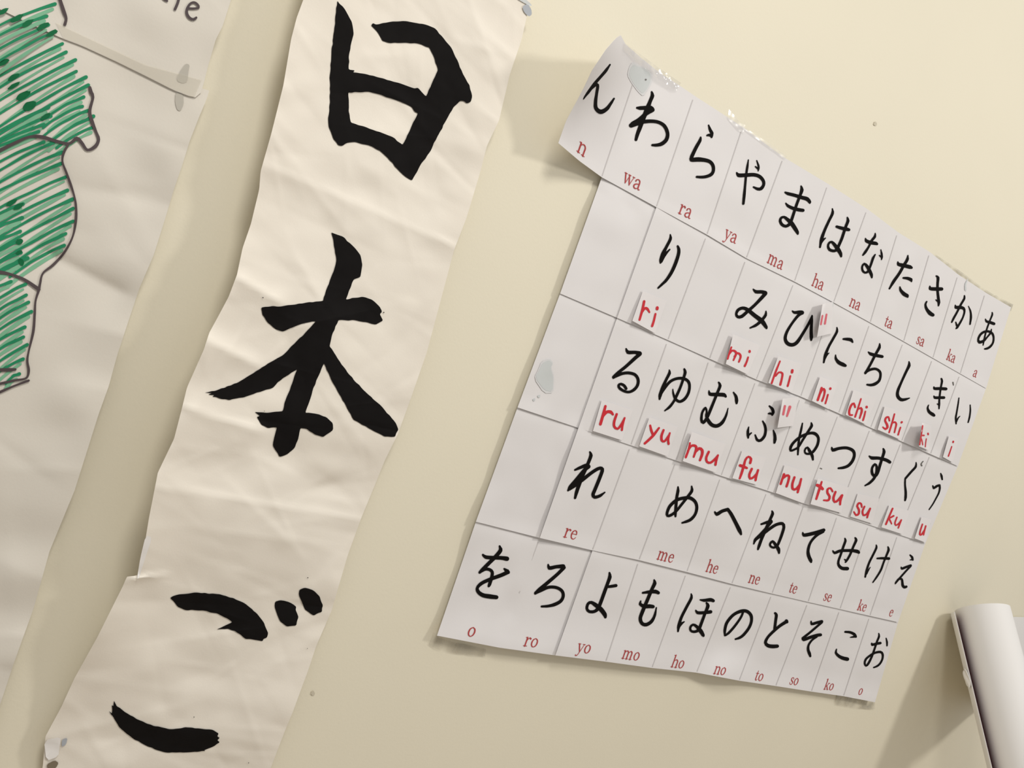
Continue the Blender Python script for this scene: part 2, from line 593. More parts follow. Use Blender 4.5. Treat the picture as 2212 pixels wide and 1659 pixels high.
def rough_edge(p, seed, amp=.9):
    r = random.Random(seed)
    out = []
    for i in range(len(p)):
        a, b = p[i], p[(i + 1) % len(p)]
        L = math.hypot(b[0] - a[0], b[1] - a[1])
        n = max(1, int(L / 7))
        for k in range(n):
            t = k / n
            out.append((a[0] + (b[0] - a[0]) * t + (r.uniform(-amp, amp) if k else 0), a[1] + (b[1] - a[1]) * t + (r.uniform(-amp, amp) if k else 0)))
    return out


SUN_O = "583,5 640,70 690,160 705,255 690,310 672,400 668,520 715,525 700,540 780,550 900,580 1060,625 1160,660 1185,655 1245,720 1290,620 1335,520 1310,440 1270,355 1190,325 1100,318 980,322 920,305 880,235 835,190 850,172 870,183 1000,160 1100,158 1220,178 1310,210 1380,290 1430,350 1480,450 1520,550 1570,635 1590,720 1580,760 1550,773 1530,755 1500,752 1450,800 1400,890 1330,1020 1270,1140 1210,1220 1180,1280 1140,1348 1080,1310 1030,1260 960,1180 900,1125 820,1085 720,1060 650,1068 620,1090 590,1085 555,1040 520,950 515,880 530,760 528,560 540,400 560,230 575,90"
SUN_H = "665,690 740,688 820,685 880,700 1000,740 1090,775 1140,800 1160,835 1185,845 1130,960 1070,1080 990,1020 900,985 800,950 685,915 668,830"
HON = "960,120 1030,145 1090,200 1140,260 1152,320 1140,395 1100,410 1070,480 1050,535 1090,525 1150,518 1210,535 1260,580 1275,610 1260,625 1280,665 1235,690 1180,675 1110,663 1005,662 970,740 950,825 1000,900 1060,985 1160,1095 1280,1205 1360,1300 1375,1340 1355,1382 1290,1382 1190,1330 1100,1280 1060,1210 1010,1120 960,1030 915,930 880,1010 850,1080 820,1180 800,1235 860,1240 930,1262 970,1300 972,1340 910,1385 860,1370 810,1335 770,1330 755,1400 735,1450 690,1490 640,1508 600,1440 610,1380 625,1325 570,1330 530,1310 500,1260 520,1255 487,1230 560,1235 660,1225 680,1150 720,1050 735,1000 750,965 680,1010 630,1045 600,1080 500,1110 420,1140 330,1157 265,1145 250,1138 225,1135 240,1125 200,1122 225,1112 178,1110 240,1100 380,1050 480,990 570,930 660,880 730,810 800,740 865,670 800,680 750,695 700,715 660,733 620,720 570,680 535,630 527,585 600,575 650,578 760,560 910,543 935,460 975,360 992,290 975,180"
GO = ["908,290 950,270 1100,253 1220,262 1340,290 1430,335 1500,395 1550,460 1578,530 1570,560 1545,570 1540,585 1500,578 1425,570 1390,540 1350,515 1305,500 1225,505 1280,480 1335,455 1300,430 1230,395 1130,375 1010,372 960,350 935,315",
      "1625,315 1660,305 1720,318 1770,350 1765,370 1785,420 1770,478 1705,485 1660,450 1635,390 1622,350",
      "1790,235 1825,220 1880,235 1930,280 1952,340 1945,385 1890,410 1830,370 1805,310 1787,270",
      "525,990 545,1030 620,1080 700,1125 800,1165 900,1185 980,1180 1010,1172 1080,1180 1200,1190 1240,1215 1230,1235 1248,1245 1230,1260 1248,1275 1190,1310 1140,1330 1150,1335 1000,1345 870,1343 760,1305 650,1245 560,1170 520,1100 490,1060 512,1080 510,1020 522,1030"]
link('brush_character', blot_bm(rough_edge(cp(SUN_O, 560, 0, 3.456), 1), [rough_edge(cp(SUN_H, 560, 0, 3.456), 2)], h_scroll, .008, 7), M_SUMI, scroll, 'black brush-painted character at the top of the scroll')
link('brush_character', blot_bm(rough_edge(cp(HON, 380, 460, 2.861), 3), [], h_scroll, .008, 7), M_SUMI, scroll, 'black brush-painted character in the middle of the scroll')
for s, lb_ in zip(GO, ('black brush stroke curving to a hook', 'left black brush dot', 'right black brush dot', 'lowest black brush stroke')):
    link('brush_stroke', blot_bm(rough_edge(cp(s, 80, 1200, 3.16), 7, 1.1), [], h_scroll, .008, 7), M_SUMI, scroll, lb_)
for x, y, r in ((665, 1248, 1.2), (664, 1401, .8), (419, 1549, 1.1), (537, 1648, 1), (568, 643, 1.3), (829, 675, 1.4), (571, 888, .8)):
    link('ink_speck', blot_bm([(x + r * math.cos(k), y + r * math.sin(k)) for k in np.arange(0, 6.2, .9)], [], h_scroll, .012, cut=False), M_SUMI, scroll)
link('white_tape', blot_bm([(95, 1599), (132, 1591), (129, 1612), (126, 1634), (100, 1644)], [], h_scroll, .02), M_WHITE, scroll, 'white tape at the lower left corner')
link('white_tape', blot_bm([(315, 1156), (329, 1161), (314, 1205), (300, 1249), (296, 1250), (303, 1205)], [], h_scroll, .02), M_WHITE, scroll, 'sliver of white tape on the left edge')
link('tack_stain', blot_bm([(134, 1597), (146, 1594), (143, 1608), (133, 1614)], [], h_scroll, .012), M_TACKB, scroll)
link('tack_stain', blot_bm([(100, 1652), (118, 1642), (127, 1648), (120, 1660), (105, 1664)], [], h_scroll, .012), mat('grime', (128, 118, 100), .8), scroll)
link('tack_stain', blot_bm([(1128, 14), (1140, 8), (1148, 20), (1149, 32), (1142, 36), (1132, 26)], [], h_scroll, .012), M_TACKB, scroll, 'blue-grey tack at the top right corner')
link('tack_stain', blot_bm([(1112, -6), (1128, -8), (1149, 10), (1147, 14), (1128, 4)], [], h_scroll, .010), M_TACK, scroll)

# ------------------------------------------------------------------ hiragana chart
# grid corners measured on the photograph, row line -> {column line: point}
G = {0: {1: (1385, 125), 2: (1500, 206.6), 3: (1604.6, 274.4), 4: (1693, 339.5), 5: (1789, 397.3), 6: (1873.7, 451.5), 7: (1939.7, 501.3), 8: (2009, 544.7), 9: (2070, 593), 10: (2129, 632), 11: (2184, 664)},
     1: {1: (1300, 383), 2: (1418, 447.6), 3: (1527.4, 507), 4: (1612.4, 558), 5: (1716.4, 608.4), 6: (1801, 653.5), 7: (1880, 697), 8: (1952.4, 737.6), 11: (2130, 839)},
     2: {1: (1210, 634), 2: (1333, 686.6), 3: (1443, 734.7), 4: (1533, 775), 5: (1634, 820), 6: (1730, 856.7), 7: (1812, 893), 8: (1881, 924), 11: (2069, 1007)},
     3: {1: (1118, 880), 2: (1249.6, 924.5), 3: (1363, 962), 4: (1461, 995), 5: (1558, 1028), 6: (1658, 1060), 7: (1738, 1088), 11: (1999, 1173.6)},
     4: {1: (1028, 1127), 2: (1166, 1162), 3: (1280, 1189), 4: (1380.7, 1210), 5: (1483.8, 1235.7), 6: (1581, 1261.6), 7: (1668, 1282.4), 8: (1746, 1300.5), 11: (1940, 1344)},
     5: {1: (944, 1373), 2: (1078, 1399), 3: (1199.7, 1415.8), 4: (1309, 1429.4), 5: (1408.7, 1443), 6: (1505, 1453), 7: (1597, 1470.5), 8: (1676, 1482), 9: (1753, 1494), 10: (1822.5, 1504), 11: (1890, 1517)}}
for r in G:
    ks = sorted(G[r])
    uv = {k: back(*G[r][k]) for k in ks}
    for k in range(1, 12):
        if k not in G[r]:
            a = max(q for q in ks if q < k)
            b = min(q for q in ks if q > k)
            t = (k - a) / (b - a)
            m = uv[a] * (1 - t) + uv[b] * t
            G[r][k] = photo(*m)


def h_chart(u, v):
    h = .06 + .035 * vnoise(u * .8 + 1, v * .8 + 2) + .018 * vnoise(u * 2.3, v * 2.3 + 7)
    h += .045 * smooth(7.3, 8.05, v) * (1 - smooth(3.2, 7, u)) * smooth(.6, 1.8, u) + .03 * smooth(7.6, 8.1, v)
    h += .02 * (1 - smooth(1, 1.8, u)) * smooth(2, 4, v)
    h += .10 * math.exp(-((u - 6.6) / .55) ** 2) * smooth(7.4, 8.0, v)
    if u < 2.0 and v > 1.7:
        h += .035 * vnoise(u * 3.1, v * 2.4 + 3)
    return h


JOIN = {2: (2.0, .014), 3: (2.0, .016), 4: (2.0, .045), 5: (3.0, .03)}      # where two pieces of a row overlap, and how far the upper one lifts


def h_strip(r, under=False):
    rows = [0, 1.61, 3.227, 4.838, 6.448, 8.04]
    base = .006 * (5 - r)

    def f(u, v):
        h = h_chart(u, v) + base
        h += .009 * smooth(rows[r] - .16, rows[r], v) * (1 + 1.8 * vnoise(u * .9, r * 3.3))
        if r > 1 and not under and u > JOIN[r][0] - .1:
            h += .008 + JOIN[r][1] * math.exp(-max(0, u - JOIN[r][0]) / .3) * (.5 + .5 * smooth(rows[r - 1], rows[r], v) if r > 4 else 1)
        if r > 1:
            h -= .014 * (1 - smooth(rows[r - 1] - .06, rows[r - 1] + .10, v))
        if r == 1:
            d = max(0.0, 1.28 - u)
            top = 1 - smooth(-.1, 1.6, v)
            h += (.28 + .38 * top) * (d / (1.05 - .33 * top)) ** (1.9 - .3 * top)
        return h
    return f


HS = {r: h_strip(r) for r in range(1, 6)}
HU = {r: h_strip(r, True) for r in range(1, 6)}
chart = thing('hiragana_chart', 'taped white wall chart with rows of black hiragana and red letters below', 'chart', world((6, 8, -.1)))
strips = {}


def strip(name, r, k0, k1, label, dz=0.0, over=.06, under=False):
    top = [G[r - 1][k] for k in range(k0, k1 + 1)]
    bot = [G[r][k] for k in range(k0, k1 + 1)]
    if under:      # runs on a little beneath the piece to its right
        top.append(tuple(np.array(top[-1]) + .12 * (np.array(top[-1]) - np.array(top[-2]))))
        bot.append(tuple(np.array(bot[-1]) + .12 * (np.array(bot[-1]) - np.array(bot[-2]))))
    if r > 1:      # tucks up under the strip above
        top = [(p[0] + (p[0] - q[0]) * over, p[1] + (p[1] - q[1]) * over) for p, q in zip(top, bot)]
    L, Rr = [top[0], bot[0]], [top[-1], bot[-1]]
    n = (k1 - k0) * 10
    o = link(name, sheet_bm(top, bot, L, Rr, n, 22, (HU if under else HS)[r], dz), M_CHART, chart, label, thick=.00015)
    return o


# top strip: eleven cells, its left end curling off the wall
top1 = [(1341, 76), (1351, 95), (1385, 125), (1425, 157), (1467, 184)] + [G[0][k] for k in range(2, 12)]
bot1 = [(1206, 309), (1252, 348)] + [G[1][k] for k in range(1, 12)]
left1 = [(1341, 76), (1331, 82), (1309, 107), (1279, 152), (1260, 192), (1236, 237), (1223, 261), (1206, 309)]
right1 = [G[0][11], G[1][11]]
strips[1] = link('row_strip', sheet_bm(top1, bot1, left1, right1, 150, 30, HS[1]), M_CHART, chart, 'top row strip with its left end curling off the wall', thick=.00015)
strips[2] = strip('row_strip', 2, 2, 11, 'second row strip')
strips[3] = strip('row_strip', 3, 2, 11, 'third row strip')
strips[4] = strip('row_strip', 4, 2, 11, 'fourth row strip')
strips[5] = strip('row_strip', 5, 3, 11, 'bottom row strip')
blank2 = strip('blank_strip', 2, 1, 2, 'blank paper piece at the left of the second row', under=True)
blank3 = strip('blank_strip', 3, 1, 2, 'blank stained paper piece at the left of the third row', under=True)
blank4 = strip('blank_strip', 4, 1, 2, 'blank paper piece at the left of the fourth row', under=True)
left5 = strip('row_strip', 5, 1, 3, 'bottom row piece with two characters at the left', under=True)

DZ = .006
for r, sheet, ks, dz in ((1, strips[1], range(1, 11), 0), (2, strips[2], range(3, 11), 0), (3, strips[3], range(3, 11), 0), (4, strips[4], range(3, 11), 0),
                         (5, strips[5], range(4, 11), 0), (5, left5, (2,), .006)):
    for k in ks:
        a, b = G[r - 1][k], G[r][k]
        if k == 1:
            a = (1383, 134)
        bm = bmesh.new()
        w = 2.0 if k < 5 else 1.6
        end = .5 if (r == 5 and k == 2) else .985
        pts = [(a[0] + (b[0] - a[0]) * t, a[1] + (b[1] - a[1]) * t, w) for t in (.04, .25, end * .55, end)]
        stroke_into(bm, pts, lambda x, y: world(place(x, y, (HU if sheet is left5 else HS)[r], .004)), 8)
        fix_normals(bm)
        link('printed_cell_line', bm, M_LINE, sheet)

# --- black kana: name | row | crop origin and scale | strokes of x,y,width
KANA = """
n|1|1200,80,5.53|652,330,20 600,405,36 540,475,34 470,555,36 400,650,34 355,710,22 335,742,12;352,712,10 410,640,20 455,595,28 495,565,34 505,590,36 492,680,34 480,770,40 485,850,46 540,893,56 610,860,46 660,795,34 700,735,22
wa|1|1200,80,5.53|1150,655,22 1158,700,46 1130,770,44 1100,850,56 1050,970,54 1010,1080,50 980,1160,44 962,1225,36;975,845,26 1010,848,46 1080,845,48 1140,845,50 1160,870,52;1150,880,44 1090,910,50 1000,985,46 920,1040,56;905,1055,56 980,1030,54 1060,1010,46 1160,1005,42 1240,1020,40 1305,1065,42 1340,1150,42 1325,1225,46 1270,1275,46 1210,1290,38 1158,1290,28
ra|1|1440,240,5.53|503,168,18 520,220,34 542,265,40 538,310,26;540,300,26 510,285,34 485,290,22;408,312,20 400,350,38 350,440,42 300,545,44;300,555,44 300,580,50 380,577,54 460,585,46 520,605,42 555,650,40 560,710,38 535,755,40 480,780,38 420,788,34 362,785,28
ya|1|1440,240,5.53|838,735,18 862,765,48 940,765,46 1040,760,44 1110,780,42 1155,830,38 1160,880,36 1130,925,40 1090,930,36 1040,907,22;1078,590,14 1098,650,24 1100,685,24 1095,715,12;1095,690,24 1062,662,16;978,582,14 965,670,28 950,770,28 940,880,28 928,1010,34 918,1105,30
ma|1|1440,240,5.53|1418,970,22 1450,985,38 1530,1005,40 1610,1030,44 1680,1050,48 1710,1085,38 1712,1100,18;1425,1100,16 1450,1130,34 1510,1160,40 1580,1178,42 1630,1185,40;1608,895,18 1617,940,42 1595,1010,34 1560,1100,34 1530,1190,34 1490,1310,36 1470,1350,38 1425,1375,36 1380,1355,36 1358,1310,34 1370,1275,30 1405,1265,30 1440,1290,40 1490,1335,52 1535,1400,48 1562,1445,40 1568,1465,26
ha|1|1720,400,5.53|433,280,14 435,335,34 390,430,32 340,540,34 305,640,40 285,740,24;290,700,26 320,655,28 350,632,14;485,495,32 540,512,40 600,525,44 630,532,36;612,385,18 620,425,36 595,490,34 575,550,34 545,640,34 510,720,34 490,765,34 455,785,34 400,770,34 382,730,28 392,692,26 425,678,30 460,712,40 500,765,50 530,815,42 538,850,26
na|1|1720,400,5.53|828,635,14 840,665,40 890,685,44 950,695,42 965,702,32;945,575,14 940,615,32 900,665,30 870,730,26 825,800,32 798,835,20;1012,770,12 1022,820,24 1025,860,24 1020,890,12;1020,860,20 995,838,14;945,828,16 920,870,30 900,930,28 880,985,26 860,1030,30 825,1045,26 795,1020,26 790,970,24 815,938,26 845,965,36 875,1015,40 900,1070,36 905,1105,18
ta|1|1720,400,5.53|1215,915,14 1225,945,42 1290,960,46 1360,978,46 1378,985,32;1335,840,16 1327,890,36 1285,960,34 1235,1050,34 1165,1150,36 1115,1235,22;1282,1108,24 1330,1112,36 1370,1128,42 1378,1150,18;1240,1215,16 1250,1255,34 1290,1300,46 1325,1320,44 1333,1335,22
sa|1|1720,400,5.53|1598,1205,14 1605,1235,42 1680,1240,44 1738,1240,42;1675,1085,20 1695,1105,34 1690,1180,30 1690,1260,30 1698,1340,32 1705,1400,34 1700,1440,18;1705,1395,30 1670,1370,14;1560,1390,18 1545,1425,24 1560,1480,34 1600,1530,48 1633,1550,42
ka|1|1892,580,6.9125|1188,545,14 1200,580,50 1260,580,52 1310,595,44 1325,640,30 1305,720,26 1265,800,30 1215,880,34 1197,900,14;1195,800,18 1210,850,30;1325,405,20 1322,450,32 1270,540,32 1215,650,30 1160,750,32 1135,802,22;1385,562,12 1415,640,26 1422,730,32 1408,832,24
a|1|1892,580,6.9125|1638,755,16 1655,790,36 1710,805,44 1765,825,44;1738,655,16 1740,690,26 1700,790,24 1660,900,24 1635,990,24 1615,1080,24 1603,1145,16;1728,905,14 1715,960,28 1660,1030,24 1610,1080,38 1550,1100,48 1530,1060,30 1560,990,34 1620,945,36 1690,940,36 1740,970,34 1760,1030,28 1750,1110,28 1705,1170,34 1660,1195,34 1628,1200,24
ri|2|1380,480,5.53|377,148,16 378,200,36 330,295,36 290,375,46 265,450,42 260,485,22;270,470,30 310,390,36 370,325,18;465,285,24 478,320,36 475,380,40 440,490,42 390,600,40 330,690,36 280,740,30 232,785,22
mi|2|1380,480,5.53|1368,800,16 1400,830,42 1470,832,42 1512,845,50;1515,850,44 1480,890,42 1390,985,36 1300,1065,38 1230,1125,40 1185,1130,36 1165,1100,30 1185,1050,36 1240,1025,38 1300,1045,44 1380,1110,48 1470,1180,54 1520,1250,40 1527,1268,22;1520,1062,14 1515,1110,34 1460,1180,36 1400,1230,34 1332,1262,20
hi|2|1380,480,5.53|1835,1060,16 1860,1078,34 1920,1075,44 1950,1080,52;1950,1080,44 1900,1120,34 1830,1210,30 1770,1310,34 1750,1390,38 1775,1445,44 1830,1465,44 1890,1435,42 1960,1330,34 2030,1210,32 2070,1115,18;2070,1120,22 2065,1190,34 2060,1300,38 2062,1370,42 2060,1408,24
ni|2|1720,640,5.53|487,372,14 488,420,30 440,510,30 390,600,30 350,700,36 330,790,22;335,760,24 365,700,26 392,678,12;565,510,24 610,512,36 655,520,42 675,548,20;472,700,12 475,745,30 510,790,44 560,815,46 588,828,34
chi|2|1720,640,5.53|862,665,14 890,688,38 950,705,40 1028,720,36;998,565,14 995,610,34 945,700,32 900,790,30 850,880,30 828,915,32;825,925,16 850,895,30 900,872,32 955,868,30 1000,900,30 1008,950,28 990,1010,32 940,1048,38 890,1060,32 848,1055,22
shi|2|1720,640,5.53|1348,780,14 1350,825,36 1310,910,30 1260,1020,28 1215,1130,34 1215,1195,40 1255,1235,40 1310,1230,30 1355,1215,12
ki|2|1892,780,6.9125|868,385,18 880,410,44 960,410,46 1048,415,46;868,520,16 885,545,42 960,545,42 1018,545,42;980,262,26 990,300,32 975,380,28 960,480,28 950,570,26 948,640,30 945,710,20;948,655,30 918,638,14;790,655,14 775,700,28 800,760,44 850,795,50 870,810,42
i|2|1892,780,6.9125|1242,550,16 1230,640,22 1210,760,24 1195,850,28 1200,935,20;1200,910,26 1230,850,20 1258,822,10;1410,655,16 1413,740,22 1400,840,24 1380,915,20
ru|3|1280,730,5.53|402,128,18 425,170,44 510,172,40 565,185,52;568,190,46 510,240,42 400,340,38 300,420,36 252,468,38;250,478,24 300,445,40 370,422,36 440,418,36 510,440,36 545,495,36 540,560,36 500,615,36 440,645,32 380,635,32 325,600,34 312,565,30 340,550,32 380,570,34 402,605,34
yu|3|1280,730,5.53|918,382,14 920,420,36 880,500,34 840,590,40 810,680,42 802,730,24;820,670,26 860,600,36 930,520,34 1010,485,34 1090,485,36 1145,520,36 1160,580,32 1145,660,34 1100,730,36 1040,760,34 990,725,32 965,660,24 960,612,12;1097,372,24 1108,410,36 1085,490,32 1050,590,32 1010,680,34 970,760,30 920,825,32 865,868,18
mu|3|1280,730,5.53|1392,630,14 1405,670,42 1490,675,44 1570,680,48 1592,700,28;1508,530,20 1525,570,36 1490,660,34 1450,760,34 1405,870,36 1370,950,34 1325,1010,38 1302,980,32 1312,890,28 1350,835,28 1365,880,22 1360,930,30 1385,990,44 1430,1040,44 1490,1050,44 1550,1010,40 1595,930,28 1620,840,12;1685,650,18 1715,700,36 1722,750,40 1722,780,26
fu|3|1580,850,5.53|455,150,20 490,185,36 500,225,36 488,255,24;490,245,28 460,238,26 442,240,16;375,330,18 400,380,30 410,440,32 395,510,34 350,560,34 310,555,32 285,495,18;208,400,14 198,450,30 200,500,34 202,530,20;205,500,24 240,470,16;503,440,16 520,500,34 522,550,38 515,588,26
nu|3|1580,850,5.53|850,355,16 835,430,26 810,540,26 800,640,28 795,730,20;955,350,16 960,385,34 920,450,30 850,560,28 800,640,26 740,675,26 708,682,26 710,640,34 750,580,32 830,515,32 930,475,32 1000,480,38 1040,530,32 1030,610,32 990,680,32 950,715,28 900,720,26 878,700,22 882,665,22 910,645,26 935,685,36 965,740,36 975,790,24
tsu|3|1580,850,5.53|1200,645,18 1215,675,42 1290,655,36 1380,650,36 1450,680,38 1470,730,34 1450,800,36 1400,860,36 1340,885,34 1280,893,24
su|3|1580,850,5.53|1648,748,18 1680,770,42 1760,772,38 1850,795,40 1893,820,38;1815,660,20 1825,695,36 1800,780,32 1775,860,34 1750,940,36 1720,985,36 1685,960,34 1682,890,28 1715,845,28 1735,870,28 1735,930,30 1720,990,30;1735,960,32 1700,1020,32 1650,1070,30 1598,1100,18
ku|3|1820,940,6.9125|1100,408,16 1095,470,34 1020,555,34 942,645,32;937,655,26 935,740,28 945,850,36 943,930,38 935,975,26
u|3|1820,940,6.9125|1468,572,18 1480,610,34 1490,662,24;1350,755,18 1365,790,36 1410,760,36 1450,748,34;1450,750,30 1455,790,28 1440,860,24 1400,940,22 1350,1030,20 1295,1110,18
re|4|1180,950,5.53|522,145,20 535,185,42 505,270,40 470,350,44 430,440,42 395,530,46 365,620,42 345,695,30;345,360,24 400,335,36 480,305,44 505,320,52;500,325,46 450,370,44 360,480,46 290,560,44 262,605,24;275,590,38 340,545,46 430,480,44 540,395,40 620,345,40 662,340,40 670,370,42 630,480,42 585,590,42 560,655,42 580,685,40 640,670,36 700,628,18
me|4|1180,950,5.53|1575,562,18 1575,610,36 1560,690,36 1550,800,36 1545,870,34 1545,915,24;1738,555,18 1740,610,36 1690,680,34 1620,770,32 1550,855,32 1490,900,34 1450,908,32 1445,870,34 1480,790,38 1560,720,40 1650,695,40 1720,695,42 1780,740,38 1800,810,36 1780,890,34 1730,950,36 1680,975,34 1625,992,22
he|4|1520,1050,5.53|135,310,22 160,335,44 220,300,40 290,278,40;290,278,38 330,335,42 380,430,44 430,530,48 448,575,26
ne|4|1520,1050,5.53|818,298,18 825,330,36 790,410,34 755,490,38 720,570,36 690,640,36 665,710,36 650,755,24;690,455,24 750,435,34 805,418,40;808,425,40 750,500,34 680,580,38 620,640,36 600,690,18;625,640,28 700,580,36 790,510,36 870,460,36 942,448,38 960,490,34 935,580,34 905,660,32 880,710,32 840,735,28 802,720,26 795,690,26 825,660,30 860,700,36 895,755,44 902,800,24
te|4|1520,1050,5.53|1185,555,16 1200,585,42 1290,570,44 1380,545,44 1436,525,40;1430,545,30 1350,590,32 1280,670,30 1250,760,34 1255,830,42 1280,888,42 1285,908,24
se|4|1760,1140,6.9125|272,345,22 300,375,42 380,345,44 480,340,44 570,342,48 640,355,54 658,370,42;452,158,20 460,195,36 430,280,36 390,400,34 355,500,34 360,560,42 410,605,50 488,610,54;605,150,24 620,185,40 575,290,34 530,400,34 485,480,34 460,515,24;470,490,34 445,472,16
ke|4|1760,1140,6.9125|920,258,18 922,300,32 870,410,32 815,520,32 775,640,34 755,735,26;775,690,22 805,630,20 830,590,12;935,458,26 1010,455,36 1108,460,42;1095,285,20 1105,330,36 1070,420,30 1030,520,28 990,630,30 930,730,28 870,815,20
e|4|1760,1140,6.9125|1425,408,22 1455,440,36 1465,480,28;1455,475,26 1425,480,14;1293,590,20 1305,610,38 1370,585,36 1435,562,34;1435,572,30 1370,640,28 1290,730,28 1220,810,30 1205,835,20;1215,810,22 1260,765,34 1300,768,34 1310,810,34 1315,860,40 1340,888,42 1368,880,38
wo|5|980,1150,5.53|350,268,26 385,295,44 470,302,44 570,305,46 638,315,54;550,165,24 560,215,48 500,290,46 430,360,44 350,440,44 312,478,34;320,470,34 380,440,36 430,445,38 462,475,38 455,540,40 430,620,40 420,642,30;605,435,22 640,465,52 655,480,36;650,475,46 560,515,46 450,555,44 340,605,42 285,660,36 295,710,44 350,750,50 430,765,54 512,775,48
ro|5|980,1150,5.53|1130,385,20 1145,425,46 1230,410,42 1310,405,50;1320,420,42 1240,500,40 1130,595,42 1030,680,46 978,725,36;975,732,26 1050,690,40 1140,655,38 1230,660,38 1295,700,38 1310,760,38 1280,820,40 1210,860,42 1130,880,34 1052,885,26
yo|5|980,1150,5.53|1862,482,22 1867,530,44 1840,610,40 1800,720,42 1760,830,42 1725,910,42 1680,945,38 1620,945,36 1592,910,34 1607,852,34 1645,837,38 1700,870,50 1760,920,56 1805,980,52 1813,1012,34;1840,650,30 1880,645,36 1940,635,38
mo|5|1340,1220,5.53|270,335,26 340,325,38 420,320,48 455,335,40;245,432,16 240,470,38 290,497,46 350,495,48 392,500,42;405,182,20 412,220,44 375,300,40 325,420,42 270,550,44 240,640,42 260,700,42 310,715,44 370,680,40 410,610,32 432,512,16
ho|5|1340,1220,5.53|848,348,16 850,395,34 790,510,34 730,630,34 700,730,40 690,795,22;700,745,26 735,700,28 765,680,14;955,418,16 1000,425,36 1080,418,44 1112,430,38;903,545,18 925,572,38 1000,572,38 1080,562,42;1030,455,22 1048,490,42 1010,590,34 965,710,36 935,780,36 880,800,32 842,785,28 838,745,28 870,715,28 910,735,36 960,790,50 990,840,40 995,850,26
no|5|1340,1220,5.53|1470,560,26 1440,630,28 1370,730,30 1300,810,30 1257,843,24;1250,845,22 1250,780,34 1275,690,36 1350,600,36 1440,555,40 1510,555,40 1560,600,38 1568,670,34 1540,750,34 1480,830,34 1430,870,32 1377,888,22
to|5|1340,1220,5.53|1850,578,28 1865,600,36 1855,680,34 1845,765,34;1985,670,40 1990,682,40;1975,685,40 1900,735,36 1820,805,34 1760,870,32 1735,930,36 1765,965,44 1820,975,46 1876,972,42
so|5|1620,1290,6.9125|915,360,20 925,400,42 1000,380,42 1075,362,44;1075,375,36 1000,440,34 900,525,34 800,605,38;790,610,36 805,635,46 900,600,48 1000,570,48 1056,562,46;1000,590,30 930,640,30 880,710,32 870,780,40 890,840,46 903,882,32
ko|5|1620,1290,6.9125|1425,518,32 1500,525,38 1560,555,44 1582,590,36;1570,590,30 1530,595,24 1500,600,14;1295,775,16 1285,830,36 1330,880,46 1390,910,54 1456,925,56
o|5|1620,1290,6.9125|1820,690,24 1830,710,40 1890,695,38 1948,685,40;1925,540,16 1930,585,30 1900,660,30 1860,780,30 1820,890,32 1770,990,34 1735,1025,30 1715,990,30 1730,930,32 1790,875,32 1870,830,34 1950,818,38 1982,850,34 1980,920,30 1945,990,30 1900,1030,30 1850,1050,22;2035,612,16 2048,670,28 2048,725,22
"""
for ln in KANA.strip().split('\n'):
    nm, r, org, st = ln.split('|')
    r = int(r)
    ox, oy, k = (float(z) for z in org.split(','))
    par, hh = (left5, HU[r]) if nm in ('wo', 'ro') and r == 5 else (strips[r], HS[r])
    link('kana_character', ink_bm(parse(st), ox, oy, k, hh, DZ), M_PRINT, par, 'printed black hiragana character ' + nm)
for r, ox, oy, k, st in ((2, 1892, 780, 6.9125, '1153,318,20 1160,358,16'), (3, 1820, 940, 6.9125, '1205,390,14 1175,430,18 1185,455,22'), (3, 1580, 850, 5.53, '1062,892,10 1080,900,12')):
    link('print_remnant', ink_bm(parse(st), ox, oy, k, HS[r], DZ), M_GREY, strips[r], 'remnant of a printed mark')

